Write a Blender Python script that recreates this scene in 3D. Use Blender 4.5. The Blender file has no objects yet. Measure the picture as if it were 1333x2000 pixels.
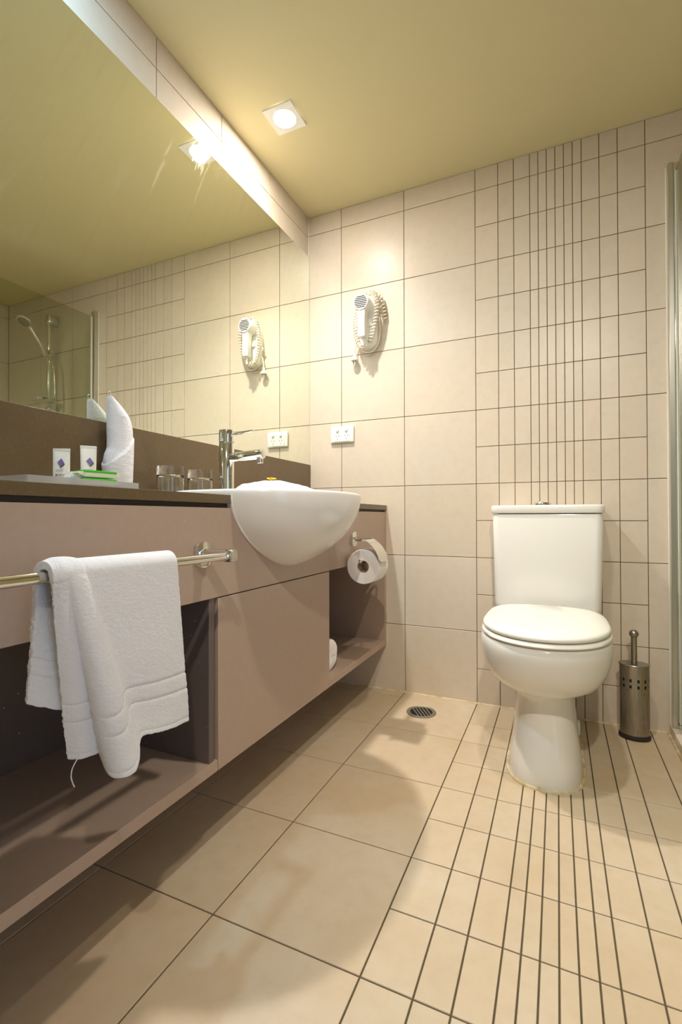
import bpy, bmesh, math, random
from mathutils import Vector, Matrix, noise as mnoise

random.seed(7)
PI = math.pi
scene = bpy.context.scene
COL = scene.collection

# ------------------------------------------------------------------ camera, world, exposure
F_PX = 934.8362
CAM = Vector((1.0747, -2.0044, 0.7569)); YAW, PITCH, ROLL = 0.425, 0.0104, -0.0017
cd = bpy.data.cameras.new('camera'); cam = bpy.data.objects.new('camera', cd); COL.objects.link(cam)
fw = Vector((-math.sin(YAW)*math.cos(PITCH), math.cos(YAW)*math.cos(PITCH), math.sin(PITCH)))
rt = Vector((math.cos(YAW), math.sin(YAW), 0)); up = rt.cross(fw)
r2 = rt*math.cos(ROLL) + up*math.sin(ROLL); u2 = -rt*math.sin(ROLL) + up*math.cos(ROLL)
M = Matrix((r2, u2, -fw)).transposed().to_4x4(); M.translation = CAM
cam.matrix_world = M
cd.sensor_fit = 'VERTICAL'; cd.sensor_height = 36; cd.sensor_width = 24
cd.lens = F_PX/2000*36; cd.clip_start = 0.02
scene.camera = cam

world = bpy.data.worlds.new('world'); scene.world = world; world.use_nodes = True
wb = world.node_tree.nodes['Background']
wb.inputs[0].default_value = (0.50, 0.66, 1.0, 1); wb.inputs[1].default_value = 1.5   # cool daylight seen through the open doorway

vs = scene.view_settings
vs.view_transform = 'Standard'; vs.look = 'None'; vs.gamma = 1; vs.exposure = 0.55; vs.use_curve_mapping = False

# downlights: (lens radiance, beam power in W, beam angle in degrees)
LAMP_MAIN = (310.0, 58.0, 122)    # warm, over the basin
LAMP_MID = (90.0, 32.0, 128)      # warm, middle of the room
LAMP_REAR = (40.0, 84.0, 78)     # warm, near the door behind the camera
LAMP_COOL = (260.0, 8.0, 130)    # unseen cool lamp, added for the bluish light on the left wall
WARMER = (1.0, 0.925, 0.81); WARM = (1.0, 0.95, 0.875); COOL = (0.42, 0.72, 1.0)

# ------------------------------------------------------------------ materials
def srgb(r, g, b):
    f = lambda c: (c/255/12.92) if c/255 <= 0.04045 else ((c/255+0.055)/1.055)**2.4
    return (f(r), f(g), f(b), 1)

class Mat:
    def __init__(s, name, color, rough=0.5, metal=0.0, **kw):
        s.m = bpy.data.materials.new(name); s.m.use_nodes = True
        s.nt = s.m.node_tree; s.b = s.nt.nodes['Principled BSDF']
        s.b.inputs['Base Color'].default_value = color
        s.b.inputs['Roughness'].default_value = rough
        s.b.inputs['Metallic'].default_value = metal
        for k, v in kw.items(): s.b.inputs[k.replace('_', ' ')].default_value = v
        s.tc = None
    def n(s, t, **kw):
        x = s.nt.nodes.new(t)
        for k, v in kw.items(): setattr(x, k, v)
        return x
    def l(s, a, b): s.nt.links.new(a, b)
    def coords(s, scale=(1, 1, 1)):
        g = s.n('ShaderNodeNewGeometry') if False else s.n('ShaderNodeTexCoord')
        mp = s.n('ShaderNodeMapping'); mp.inputs['Scale'].default_value = scale
        s.l(g.outputs['Object'], mp.inputs['Vector']); return mp.outputs['Vector']
    def world(s):
        return s.n('ShaderNodeNewGeometry').outputs['Position']
    def noise(s, vec, scale, detail=4, rough=0.5):
        x = s.n('ShaderNodeTexNoise'); x.inputs['Scale'].default_value = scale
        x.inputs['Detail'].default_value = detail; x.inputs['Roughness'].default_value = rough
        s.l(vec, x.inputs['Vector']); return x.outputs['Fac']
    def ramp(s, fac, stops):
        x = s.n('ShaderNodeValToRGB'); e = x.color_ramp.elements
        while len(e) < len(stops): e.new(0.5)
        for el, (p, c) in zip(e, stops): el.position = p; el.color = c
        s.l(fac, x.inputs['Fac']); return x.outputs['Color']
    def mix(s, fac, a, b, mode='MIX'):
        x = s.n('ShaderNodeMix', data_type='RGBA', blend_type=mode)
        for sock, v in ((x.inputs[0], fac), (x.inputs[6], a), (x.inputs[7], b)):
            if hasattr(v, 'links') or hasattr(v, 'is_output'): s.l(v, sock)
            else: sock.default_value = v
        return x.outputs[2]
    def color(s, out): s.l(out, s.b.inputs['Base Color'])
    def roughn(s, out): s.l(out, s.b.inputs['Roughness'])
    def bump(s, h, strength=0.2, dist=0.002):
        x = s.n('ShaderNodeBump'); x.inputs['Strength'].default_value = strength; x.inputs['Distance'].default_value = dist
        s.l(h, x.inputs['Height']); s.l(x.outputs['Normal'], s.b.inputs['Normal'])

def tile_mat(name, c1, c2, c3, rough):
    m = Mat(name, c1, rough)
    w = m.world()
    a = m.noise(w, 3.2, 5, 0.6); b = m.noise(w, 28, 4, 0.6)
    col = m.mix(m.ramp(a, [(0.35, (0, 0, 0, 1)), (0.68, (1, 1, 1, 1))]), c1, c2)
    col = m.mix(m.ramp(b, [(0.45, (0, 0, 0, 1)), (0.8, (0.35, 0.35, 0.35, 1))]), col, c3)
    oi = m.n('ShaderNodeObjectInfo')
    tint = m.ramp(oi.outputs['Random'], [(0.0, (0.955, 0.945, 0.92, 1)), (0.5, (1, 1, 1, 1)), (1.0, (1.0, 0.975, 0.945, 1))])
    col = m.mix(1.0, col, tint, 'MULTIPLY')
    m.color(col)
    rr = m.n('ShaderNodeMapRange'); rr.inputs[3].default_value = rough-0.06; rr.inputs[4].default_value = rough+0.08
    m.l(a, rr.inputs[0]); m.roughn(rr.outputs[0])
    m.bump(b, 0.06, 0.001)
    return m.m
WALLTILE = tile_mat('wall_tile', srgb(217, 204, 188), srgb(221, 206, 187), srgb(202, 187, 166), 0.36)
FLOORTILE = tile_mat('floor_tile', srgb(212, 195, 170), srgb(205, 183, 152), srgb(188, 164, 130), 0.40)
GROUT = Mat('grout', srgb(112, 92, 66), 0.9).m
GROUTF = Mat('floor_grout', srgb(92, 80, 58), 0.9).m
PLASTER = Mat('ceiling_paint', srgb(221, 209, 164), 0.7)
PLASTER.bump(PLASTER.noise(PLASTER.world(), 180, 3), 0.05, 0.0006); PLASTER = PLASTER.m
def laminate(name, c, rough=0.42):
    m = Mat(name, c, rough); w = m.world()
    nn = m.noise(w, 60, 3); f = m.noise(w, 900, 2)
    col = m.mix(m.ramp(nn, [(0.3, (0, 0, 0, 1)), (0.75, (0.25, 0.25, 0.25, 1))]), c, tuple(x*0.82 for x in c[:3])+(1,))
    v = m.n('ShaderNodeTexVoronoi'); v.inputs['Scale'].default_value = 42; m.l(w, v.inputs['Vector'])
    big = m.noise(w, 2.2, 2)
    spot = m.n('ShaderNodeMath', operation='LESS_THAN'); m.l(v.outputs['Distance'], spot.inputs[0]); spot.inputs[1].default_value = 0.055
    gate = m.n('ShaderNodeMath', operation='GREATER_THAN'); m.l(big, gate.inputs[0]); gate.inputs[1].default_value = 0.60
    mul = m.n('ShaderNodeMath', operation='MULTIPLY'); m.l(spot.outputs[0], mul.inputs[0]); m.l(gate.outputs[0], mul.inputs[1])
    col = m.mix(mul.outputs[0], col, srgb(205, 190, 170))
    m.color(col); m.bump(f, 0.05, 0.0003); return m.m
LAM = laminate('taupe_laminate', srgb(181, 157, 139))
LAMD = laminate('taupe_laminate_shaded', srgb(106, 93, 88), 0.5)  # same laminate, darkened to put the niche shade into its colour
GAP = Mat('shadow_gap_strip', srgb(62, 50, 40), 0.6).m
def stone():
    m = Mat('brown_stone', srgb(104, 84, 62), 0.22); w = m.world()
    a = m.noise(w, 9, 6, 0.7); b = m.noise(w, 420, 2, 0.6); c = m.noise(w, 160, 3, 0.6)
    col = m.mix(m.ramp(a, [(0.3, (0, 0, 0, 1)), (0.7, (1, 1, 1, 1))]), srgb(101, 84, 60), srgb(109, 90, 64))
    col = m.mix(m.ramp(b, [(0.58, (0, 0, 0, 1)), (0.74, (0.35, 0.35, 0.35, 1))]), col, srgb(150, 128, 96))
    col = m.mix(m.ramp(c, [(0.55, (0, 0, 0, 1)), (0.78, (0.4, 0.4, 0.4, 1))]), col, srgb(76, 60, 42))
    m.color(col); m.roughn(m.ramp(a, [(0.3, (0.2, 0.2, 0.2, 1)), (0.7, (0.27, 0.27, 0.27, 1))])); return m.m
STONE = stone()
CERAMIC = Mat('white_ceramic', srgb(240, 236, 230), 0.13).m
SEATP = Mat('white_seat_plastic', srgb(240, 237, 227), 0.30).m
PLASTIC = Mat('white_plastic', srgb(240, 238, 232), 0.3).m
CORD = Mat('ivory_cord', srgb(236, 226, 204), 0.4).m
CHROME = Mat('chrome', (0.80, 0.80, 0.79, 1), 0.06, 1.0).m
SATIN = Mat('satin_aluminium', (0.62, 0.60, 0.55, 1), 0.3, 1.0).m
def steel():
    m = Mat('brushed_steel', (0.50, 0.47, 0.42, 1), 0.3, 1.0)
    v = m.coords((60, 60, 2)); f = m.noise(v, 9, 4, 0.6)
    w = m.coords(); st = m.noise(w, 90, 4, 0.65)
    col = m.mix(m.ramp(f, [(0.3, (0, 0, 0, 1)), (0.7, (1, 1, 1, 1))]), (0.30, 0.27, 0.235, 1), (0.47, 0.44, 0.39, 1))
    rust = m.ramp(st, [(0.635, (0, 0, 0, 1)), (0.68, (0.9, 0.9, 0.9, 1))])
    col = m.mix(rust, col, (0.10, 0.07, 0.05, 1)); m.color(col)
    return m.m
STEEL = steel()
RUBBER = Mat('black_rubber', srgb(34, 32, 32), 0.45).m
DARK = Mat('hole_shade', srgb(16, 14, 13), 0.8).m  # near-black painted in for the shade inside slots and holes
GREY = Mat('grey_metal', (0.42, 0.39, 0.34, 1), 0.5, 1.0).m
SILIC = Mat('silicone_sealant', srgb(218, 200, 160), 0.5)
SILIC.color(SILIC.mix(SILIC.ramp(SILIC.noise(SILIC.world(), 30, 4), [(0.4, (0, 0, 0, 1)), (0.65, (1, 1, 1, 1))]), srgb(226, 212, 182), srgb(196, 168, 112)))
SILIC = SILIC.m
WSIL = Mat('white_sealant', srgb(232, 226, 212), 0.45).m
def mirror():
    m = Mat('mirror_glass', (0.90, 0.925, 0.83, 1), 0.0, 1.0)
    # faint wipe marks: a little rougher along a few streaks
    v = m.coords((1, 3.0, 1.4)); rot = m.n('ShaderNodeMapping'); rot.inputs['Rotation'].default_value = (0.7, 0, 0)
    m.l(v, rot.inputs['Vector'])
    sc = m.n('ShaderNodeMapping'); sc.inputs['Scale'].default_value = (1, 9, 1.2); m.l(rot.outputs[0], sc.inputs['Vector'])
    f = m.noise(sc.outputs[0], 1.6, 5, 0.6)
    g = m.n('ShaderNodeBsdfGlossy'); g.inputs['Roughness'].default_value = 0.28; g.inputs['Color'].default_value = (0.8, 0.83, 0.72, 1)
    ms = m.n('ShaderNodeMixShader'); out = m.nt.nodes['Material Output']
    fac = m.ramp(f, [(0.55, (0.0, 0.0, 0.0, 1)), (0.80, (0.07, 0.07, 0.07, 1))])
    m.l(fac, ms.inputs[0]); m.l(m.b.outputs[0], ms.inputs[1]); m.l(g.outputs[0], ms.inputs[2]); m.l(ms.outputs[0], out.inputs['Surface'])
    return m.m
MIRROR = mirror()
GLASS = Mat('clear_glass', (0.97, 0.99, 0.98, 1), 0.0, 0.0, Transmission_Weight=1.0, IOR=1.48).m
ACRYL = Mat('clear_acrylic', (0.80, 0.79, 0.77, 1), 0.22, 0.0, Transmission_Weight=0.60, IOR=1.45).m
def pane():
    m = Mat('screen_glass', (0.9, 0.95, 0.92, 1), 0.0)
    t = m.n('ShaderNodeBsdfTransparent'); t.inputs['Color'].default_value = (0.87, 0.89, 0.81, 1)
    g = m.n('ShaderNodeBsdfGlossy'); g.inputs['Roughness'].default_value = 0.0
    fr = m.n('ShaderNodeFresnel'); fr.inputs['IOR'].default_value = 1.5
    ge = m.n('ShaderNodeNewGeometry'); inv = m.n('ShaderNodeMath', operation='SUBTRACT'); inv.inputs[0].default_value = 1.0; m.l(ge.outputs['Backfacing'], inv.inputs[1])
    mu = m.n('ShaderNodeMath', operation='MULTIPLY'); m.l(fr.outputs[0], mu.inputs[0]); m.l(inv.outputs[0], mu.inputs[1])
    ms = m.n('ShaderNodeMixShader'); m.l(mu.outputs[0], ms.inputs[0]); m.l(t.outputs[0], ms.inputs[1]); m.l(g.outputs[0], ms.inputs[2])
    m.l(ms.outputs[0], m.nt.nodes['Material Output'].inputs['Surface']); return m.m
PANE = pane()
def terry(name, c, scale=620, strength=0.8):
    m = Mat(name, c, 0.95, Sheen_Weight=0.35, Sheen_Roughness=0.6); w = m.coords()
    a = m.noise(w, scale, 3, 0.7); b = m.noise(w, 45, 3)
    s = m.n('ShaderNodeMath', operation='ADD'); m.l(a, s.inputs[0]); m.l(b, s.inputs[1])
    m.bump(s.outputs[0], strength, 0.003)
    return m.m
TERRY = terry('white_terry', srgb(247, 244, 245))
PAPER = terry('tissue_paper', srgb(236, 230, 226), 160, 0.12)
TUBE = Mat('white_tube_plastic', srgb(240, 236, 226), 0.25).m
PURPLE = Mat('purple_print', srgb(120, 100, 150), 0.4).m
INK = Mat('grey_print', srgb(88, 82, 82), 0.5).m
INKL = Mat('light_grey_print', srgb(176, 170, 168), 0.5).m
GREEN = Mat('green_wrapper', srgb(70, 200, 40), 0.25).m
SOAP = Mat('cream_wrapper', srgb(232, 226, 196), 0.35).m
WRAP = Mat('clear_wrapper', (0.92, 0.92, 0.9, 1), 0.15, 0.0, Transmission_Weight=0.6, IOR=1.3).m
YELLOW = Mat('yellow_petal', srgb(255, 214, 20), 0.5).m
def emis(name, c, s):
    m = bpy.data.materials.new(name); m.use_nodes = True; nt = m.node_tree
    nt.nodes.remove(nt.nodes['Principled BSDF']); e = nt.nodes.new('ShaderNodeEmission')
    e.inputs[0].default_value = (*c, 1); e.inputs[1].default_value = s
    nt.links.new(e.outputs[0], nt.nodes['Material Output'].inputs['Surface']); return m

# ------------------------------------------------------------------ mesh helpers (all in world coordinates)
ORIG = {}
def finish(bm, name, mat, parent=None, origin=None, smooth=None):
    o0 = ORIG[parent.name] if parent else Vector(origin or (0, 0, 0))
    bmesh.ops.translate(bm, verts=bm.verts, vec=-o0)
    bmesh.ops.recalc_face_normals(bm, faces=bm.faces)
    me = bpy.data.meshes.new(name); bm.to_mesh(me); bm.free()
    if smooth is not None:
        for p in me.polygons: p.use_smooth = True
        me.set_sharp_from_angle(angle=math.radians(smooth))
    me.materials.append(mat)
    o = bpy.data.objects.new(name, me); COL.objects.link(o)
    if parent: o.parent = parent
    else: o.location = o0
    ORIG[o.name] = o0
    return o
def part(name, bm, mat, parent, smooth=40): return finish(bm, name, mat, parent, None, smooth)
def thing(name, label, cat, loc, group=None):
    o = bpy.data.objects.new(name, None); o.empty_display_size = 0.02; COL.objects.link(o); o.location = loc
    ORIG[o.name] = Vector(loc); tag(o, label, cat, group); return o
def tag(o, label, cat, group=None):
    o['label'] = label; o['category'] = cat
    if group: o['group'] = group
def struct(name, bm, mat, smooth=None, origin=(0, 0, 0)):
    o = finish(bm, name, mat, None, origin, smooth); o['kind'] = 'structure'; return o

def box(x0, x1, y0, y1, z0, z1, bev=0, seg=2, bm=None):
    b = bmesh.new()
    vs_ = [b.verts.new((x, y, z)) for x in (x0, x1) for y in (y0, y1) for z in (z0, z1)]
    for f in ((0, 1, 3, 2), (4, 6, 7, 5), (0, 4, 5, 1), (2, 3, 7, 6), (0, 2, 6, 4), (1, 5, 7, 3)): b.faces.new([vs_[i] for i in f])
    bmesh.ops.recalc_face_normals(b, faces=b.faces)
    if bev: bmesh.ops.bevel(b, geom=b.edges[:], offset=bev, segments=seg, affect='EDGES', profile=0.5)
    if bm is None: return b
    join(bm, b); return bm
def join(bm, b):
    me = bpy.data.meshes.new('tmp'); b.to_mesh(me); b.free(); bm.from_mesh(me); bpy.data.meshes.remove(me)
def loft(rings, cap0=True, cap1=True, closed=True, bm=None):
    b = bm or bmesh.new()
    R = [[b.verts.new(p) for p in r] for r in rings]
    n = len(R[0])
    for i in range(len(R)-1):
        for j in range(n if closed else n-1):
            k = (j+1) % n
            b.faces.new((R[i][j], R[i][k], R[i+1][k], R[i+1][j]))
    if cap0: b.faces.new(R[0][::-1])
    if cap1: b.faces.new(R[-1])
    return b
def frame(d):
    d = Vector(d).normalized(); a = Vector((0, 0, 1)) if abs(d.z) < 0.9 else Vector((1, 0, 0))
    u = a.cross(d).normalized(); return u, d.cross(u)
def ring(c, u, v, ru, rv=None, n=24, e=2.0):
    rv = rv or ru; out = []
    for i in range(n):
        t = 2*PI*i/n; cs, sn = math.cos(t), math.sin(t)
        out.append(Vector(c) + u*(ru*math.copysign(abs(cs)**(2/e), cs)) + v*(rv*math.copysign(abs(sn)**(2/e), sn)))
    return out
def cyl(p0, p1, r0, r1=None, n=24, bm=None, bev=0.0):
    r1 = r0 if r1 is None else r1; p0, p1 = Vector(p0), Vector(p1); d = (p1-p0); L = d.length; u, v = frame(d); d = d/L
    if bev:
        rs = [ring(p0, u, v, r0-bev, n=n), ring(p0+d*bev*0.3, u, v, r0-bev*0.3, n=n), ring(p0+d*bev, u, v, r0, n=n), ring(p1-d*bev, u, v, r1, n=n), ring(p1-d*bev*0.3, u, v, r1-bev*0.3, n=n), ring(p1, u, v, r1-bev, n=n)]
    else: rs = [ring(p0, u, v, r0, n=n), ring(p1, u, v, r1, n=n)]
    return loft(rs, bm=bm)
def tube(pts, r, n=10, bm=None):
    pts = [Vector(p) for p in pts]; rs = []; u = None
    for i, p in enumerate(pts):
        d = (pts[min(i+1, len(pts)-1)]-pts[max(i-1, 0)]).normalized()
        if u is None: u, v = frame(d)
        else:
            u = (u - d*u.dot(d)).normalized(); v = d.cross(u)
        rs.append(ring(p, u, v, r(i/(len(pts)-1)) if callable(r) else r, n=n))
    return loft(rs, bm=bm)
def lathe(c, prof, n=32, axis=(0, 0, 1), sx=1.0, sy=1.0, bm=None, cap0=True, cap1=True):
    c = Vector(c); a = Vector(axis).normalized()
    if abs(a.z) > 0.99: u, v = Vector((1, 0, 0)), Vector((0, 1, 0))
    else: u, v = frame(a)
    return loft([ring(c+a*h, u, v, r*sx, r*sy, n=n) for r, h in prof], cap0, cap1, bm=bm)
def sphere(c, r, n=16, m=10, bm=None, s=(1, 1, 1)):
    b = bmesh.new(); bmesh.ops.create_uvsphere(b, u_segments=n, v_segments=m, radius=r)
    bmesh.ops.scale(b, verts=b.verts, vec=s); bmesh.ops.translate(b, verts=b.verts, vec=Vector(c))
    if bm is None: return b
    join(bm, b); return bm
def prism(poly, axis, a, b_, bev=0):
    """extrude a 2-D polygon: axis 'z' -> poly is (x,y); 'x' -> (y,z); 'y' -> (x,z)"""
    f = {'z': lambda p, h: (p[0], p[1], h), 'x': lambda p, h: (h, p[0], p[1]), 'y': lambda p, h: (p[0], h, p[1])}[axis]
    bm = loft([[f(p, a) for p in poly], [f(p, b_) for p in poly]])
    if bev: bmesh.ops.bevel(bm, geom=bm.edges[:], offset=bev, segments=2, affect='EDGES', profile=0.5)
    return bm
def spline(pts, n=8):
    pts = [Vector(p) for p in pts]; out = []
    for i in range(len(pts)-1):
        p0 = pts[max(i-1, 0)]; p1 = pts[i]; p2 = pts[i+1]; p3 = pts[min(i+2, len(pts)-1)]
        for k in range(n):
            t = k/n
            out.append(0.5*((2*p1)+(-p0+p2)*t+(2*p0-5*p1+4*p2-p3)*t*t+(-p0+3*p1-3*p2+p3)*t**3))
    out.append(pts[-1]); return out
def interp(tab, s):
    """smooth interpolation in a table of (s, tuple)"""
    for i in range(len(tab)-1):
        a, b = tab[i], tab[i+1]
        if s <= b[0]+1e-9:
            p0 = tab[max(i-1, 0)]; p3 = tab[min(i+2, len(tab)-1)]
            t = (s-a[0])/(b[0]-a[0]); out = []
            for k in range(len(a[1])):
                m1 = (b[1][k]-p0[1][k])/max(b[0]-p0[0], 1e-6)*(b[0]-a[0]); m2 = (p3[1][k]-a[1][k])/max(p3[0]-a[0], 1e-6)*(b[0]-a[0])
                out.append((2*t**3-3*t**2+1)*a[1][k]+(t**3-2*t**2+t)*m1+(-2*t**3+3*t**2)*b[1][k]+(t**3-t**2)*m2)
            return out
    return list(tab[-1][1])
def sstep(a, b, x):
    t = min(1, max(0, (x-a)/(b-a))); return t*t*(3-2*t)
def text_bm(txt, size, mtx, depth=0.0002):
    cu = bpy.data.curves.new('t', 'FONT'); cu.body = txt; cu.size = size; cu.extrude = depth; cu.resolution_u = 2
    o = bpy.data.objects.new('t', cu); COL.objects.link(o)
    me = bpy.data.meshes.new_from_object(o.evaluated_get(bpy.context.evaluated_depsgraph_get()))
    bpy.data.objects.remove(o); bpy.data.curves.remove(cu)
    b = bmesh.new(); b.from_mesh(me); bpy.data.meshes.remove(me); bmesh.ops.transform(b, matrix=mtx, verts=b.verts); return b

# ------------------------------------------------------------------ room
XR, YF, ZC = 2.30, -2.85, 2.182          # right wall, wall behind the camera, ceiling
XA, XB, XC, XD = 0.1713, 0.471, 0.7736, 1.3685
Z0, H = 0.2903, 0.3005
GR = 0.0028                                # joint width
TH = 0.003                                 # how far the tiles stand proud of the joints
TILES = {}
def tile(parent, mat, c, su, sv, plane, name='tile'):
    GR = 0.0031 if plane == 'z' else 0.0024
    """chamfered tile centred at c, su x sv, on the plane 'x+','x-','y-' or 'z'"""
    key = (round(su, 4), round(sv, 4), plane, mat.name)
    if key not in TILES:
        b = bmesh.new(); a, d = su/2-GR/2, sv/2-GR/2; ch = 0.0008
        lv = [[(-a, -d, -TH), (a, -d, -TH), (a, d, -TH), (-a, d, -TH)], [(-a, -d, -ch), (a, -d, -ch), (a, d, -ch), (-a, d, -ch)],
              [(-a+ch, -d+ch, 0), (a-ch, -d+ch, 0), (a-ch, d-ch, 0), (-a+ch, d-ch, 0)]]
        f = {'y-': lambda p: (p[0], -p[2], p[1]), 'z': lambda p: p, 'x+': lambda p: (p[2], p[0], p[1]), 'x-': lambda p: (-p[2], p[0], p[1])}[plane]
        loft([[f(p) for p in l] for l in lv], cap0=False, bm=b)
        bmesh.ops.recalc_face_normals(b, faces=b.faces)
        me = bpy.data.meshes.new('tile'); b.to_mesh(me); b.free(); me.materials.append(mat); TILES[key] = me
    o = bpy.data.objects.new(name, TILES[key]); COL.objects.link(o); o.parent = parent; o.location = c

wall_back = struct('wall_back', box(-0.15, XR+0.15, TH, 0.15, -0.1, ZC+0.1), GROUT)
wall_left = struct('wall_left', box(-0.15, -TH, YF-0.1, TH, -0.1, ZC+0.1), GROUT)
b = box(XR+TH, XR+0.15, -1.90, TH, -0.1, ZC+0.1); box(XR+TH, XR+0.15, YF-0.1, -2.70, -0.1, ZC+0.1, bm=b); box(XR+TH, XR+0.15, -2.70, -1.90, 2.04, ZC+0.1, bm=b)
wall_right = struct('wall_right', b, GROUT)
floor = struct('floor', box(-0.15, XR+0.15, YF-0.1, 0.15, -0.15, -TH), GROUTF)
ceiling = struct('ceiling', box(-0.15, XR+0.15, YF-0.1, 0.15, ZC, ZC+0.12), PLASTER)
b = box(-0.15, XR+0.15, YF-0.12, YF, -0.1, ZC+0.1)
wall_front = struct('wall_front', b, PLASTER)

STRIP = [XC]
for w in (0.0894, 0.0598, 0.0598, 0.0302, 0.0302, 0.0302, 0.0302, 0.0302, 0.0302, 0.0592, 0.0592): STRIP.append(STRIP[-1]+w)
STRIP.append(XD)
zb = [0.0] + [Z0+H*k for k in range(7)] + [ZC]
zs = [0.0] + [Z0-H/2+H/2*k for k in range(14)] + [ZC]
colsw = [(0, XA), (XA, XB), (XB, XC), (XD, XD+0.3), (XD+0.3, XD+0.6), (XD+0.6, XR)]
def grid(parent, mat, cols, rows, f, plane):
    for a, b_ in cols:
        for c, d in zip(rows[:-1], rows[1:]):
            if d-c > 0.006: tile(parent, mat, f((a+b_)/2, (c+d)/2), b_-a, d-c, plane)
grid(wall_back, WALLTILE, colsw, zb, lambda u, v: (u, 0, v), 'y-')
grid(wall_back, WALLTILE, list(zip(STRIP[:-1], STRIP[1:])), zs, lambda u, v: (u, 0, v), 'y-')
yl = [0.0] + [-0.345-0.3025*k for k in range(8)] + [YF]
grid(wall_left, WALLTILE, [(b_, a) for a, b_ in zip(yl[:-1], yl[1:])], [1.79, 2.086, ZC], lambda u, v: (0, u, v), 'x+')
grid(wall_right, WALLTILE, [(-0.3*(k+1), -0.3*k) for k in range(6)], zb, lambda u, v: (XR, u, v), 'x-')
FY0, FD = -0.3548, 0.304
yf = [0.0, FY0] + [FY0-FD*k for k in range(1, 9)]
yfe = [0.0, -0.056, FY0] + [FY0-FD*k for k in range(1, 9)]
ysf = [0.0, -0.2028] + [-0.2028-FD/2*k for k in range(1, 17)]
rev = lambda L: [x for x in reversed(L)]
grid(floor, FLOORTILE, [(XB, XC)], rev(yf), lambda u, v: (u, v, 0), 'z')
grid(floor, FLOORTILE, [(0, XA), (XA, XB), (XD, XD+0.3), (XD+0.3, XD+0.6), (XD+0.6, XR)], rev(yfe), lambda u, v: (u, v, 0), 'z')
grid(floor, FLOORTILE, list(zip(STRIP[:-1], STRIP[1:])), rev(ysf), lambda u, v: (u, v, 0), 'z')

def bead(pts, r, name, mat=SILIC):
    return struct(name, tube(pts, r, 8), mat, 60)
bead([(0.0, -0.001, -0.0005), (1.424, -0.001, -0.0005)], 0.0045, 'trim_1')
bead([(0.0005, -0.0005, 0.80), (0.0005, -0.0005, 2.18)], 0.0035, 'trim_2', WSIL)
bead([(1.424, -0.001, 0.0), (1.424, -1.25, 0.0)], 0.0055, 'trim_3')

# ------------------------------------------------------------------ downlights
def downlight(x, y, label, lamp, color, aim=None):
    strength, watts, angle = lamp
    t = thing('downlight', label, 'ceiling light', (x, y, ZC-0.006))
    s = 0.0575; zt, zb_ = ZC-0.0005, ZC-0.006
    b = bmesh.new(); sq = lambda h, z: [Vector((x+h*max(-1, min(1, 1.4142*math.cos(2*PI*i/32))), y+h*max(-1, min(1, 1.4142*math.sin(2*PI*i/32))), z)) for i in range(32)]
    U, V = Vector((1, 0, 0)), Vector((0, 1, 0))
    loft([sq(s, zt), sq(s, zb_+0.001), sq(s-0.001, zb_), ring((x, y, zb_), U, V, 0.040, n=32), ring((x, y, zb_+0.004), U, V, 0.038, n=32)], cap0=False, cap1=False, bm=b)
    part('trim_plate', b, PLASTIC, t, 30)
    b = bmesh.new(); loft([ring((x, y, zb_+0.0015), U, V, 0.0375, n=32), ring((x, y, zb_+0.0005), U, V, 0.03, n=32)], cap0=False, cap1=True, bm=b)
    part('lamp_lens', b, emis('lamp_glow', color, strength), t, None)
    ld = bpy.data.lights.new('lamp_beam', 'SPOT'); ld.energy = watts; ld.spot_size = math.radians(angle); ld.spot_blend = 1.0
    ld.shadow_soft_size = 0.03; ld.color = color
    lo = bpy.data.objects.new('lamp_beam', ld); COL.objects.link(lo); lo.parent = t; lo.location = (0, 0, -0.004)
    if aim: lo.rotation_euler = (Vector(aim)-Vector((x, y, ZC))).to_track_quat('-Z', 'Y').to_euler()
downlight(0.196, -0.545, 'square white downlight glowing warm in ceiling above the basin, seen in the photo', LAMP_MAIN, WARM)
downlight(0.99, -1.03, 'square warm downlight in the middle of the ceiling in front of the toilet', LAMP_MID, WARMER)
downlight(1.25, -2.40, 'square warm downlight in ceiling near the doorway, outside the photo', LAMP_REAR, WARMER, (1.0, -0.2, 0.55))
downlight(0.196, -1.43, 'unseen square cool downlight above the vanity, added for the bluish light on the wall', LAMP_COOL, COOL)

# ------------------------------------------------------------------ mirror, splashback, vanity
XV, YE = 0.386, -2.30                      # vanity front plane and left end
mir = finish(box(0.0002, 0.005, YE, -0.003, 1.0035, 1.992, 0.0006, 1), 'wall_mirror', MIRROR, None, (0.0, -1.15, 1.0)); tag(mir, 'large frameless mirror on the left wall above the brown stone splashback', 'mirror')
spl = finish(box(0.0002, 0.011, YE, -0.003, 0.8085, 1.003, 0.0006, 1), 'stone_splashback', STONE, None, (0, -1.15, 0.81)); tag(spl, 'long brown stone splashback standing on the worktop below the mirror', 'splashback')
BY = -0.830                                # basin centre line
by0, by1 = BY-0.272, BY+0.272
ctr = finish(prism([(0.0005, YE), (XV+0.003, YE), (XV+0.003, by0), (0.13, by0+0.02), (0.13, by1-0.02), (XV+0.003, by1), (XV+0.003, -0.0015), (0.0005, -0.0015)], 'z', 0.788, 0.808, 0.0008), 'stone_worktop', STONE, None, (0, -1.15, 0.788))
tag(ctr, 'brown speckled stone worktop on the taupe vanity, cut out around the basin', 'worktop')

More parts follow.
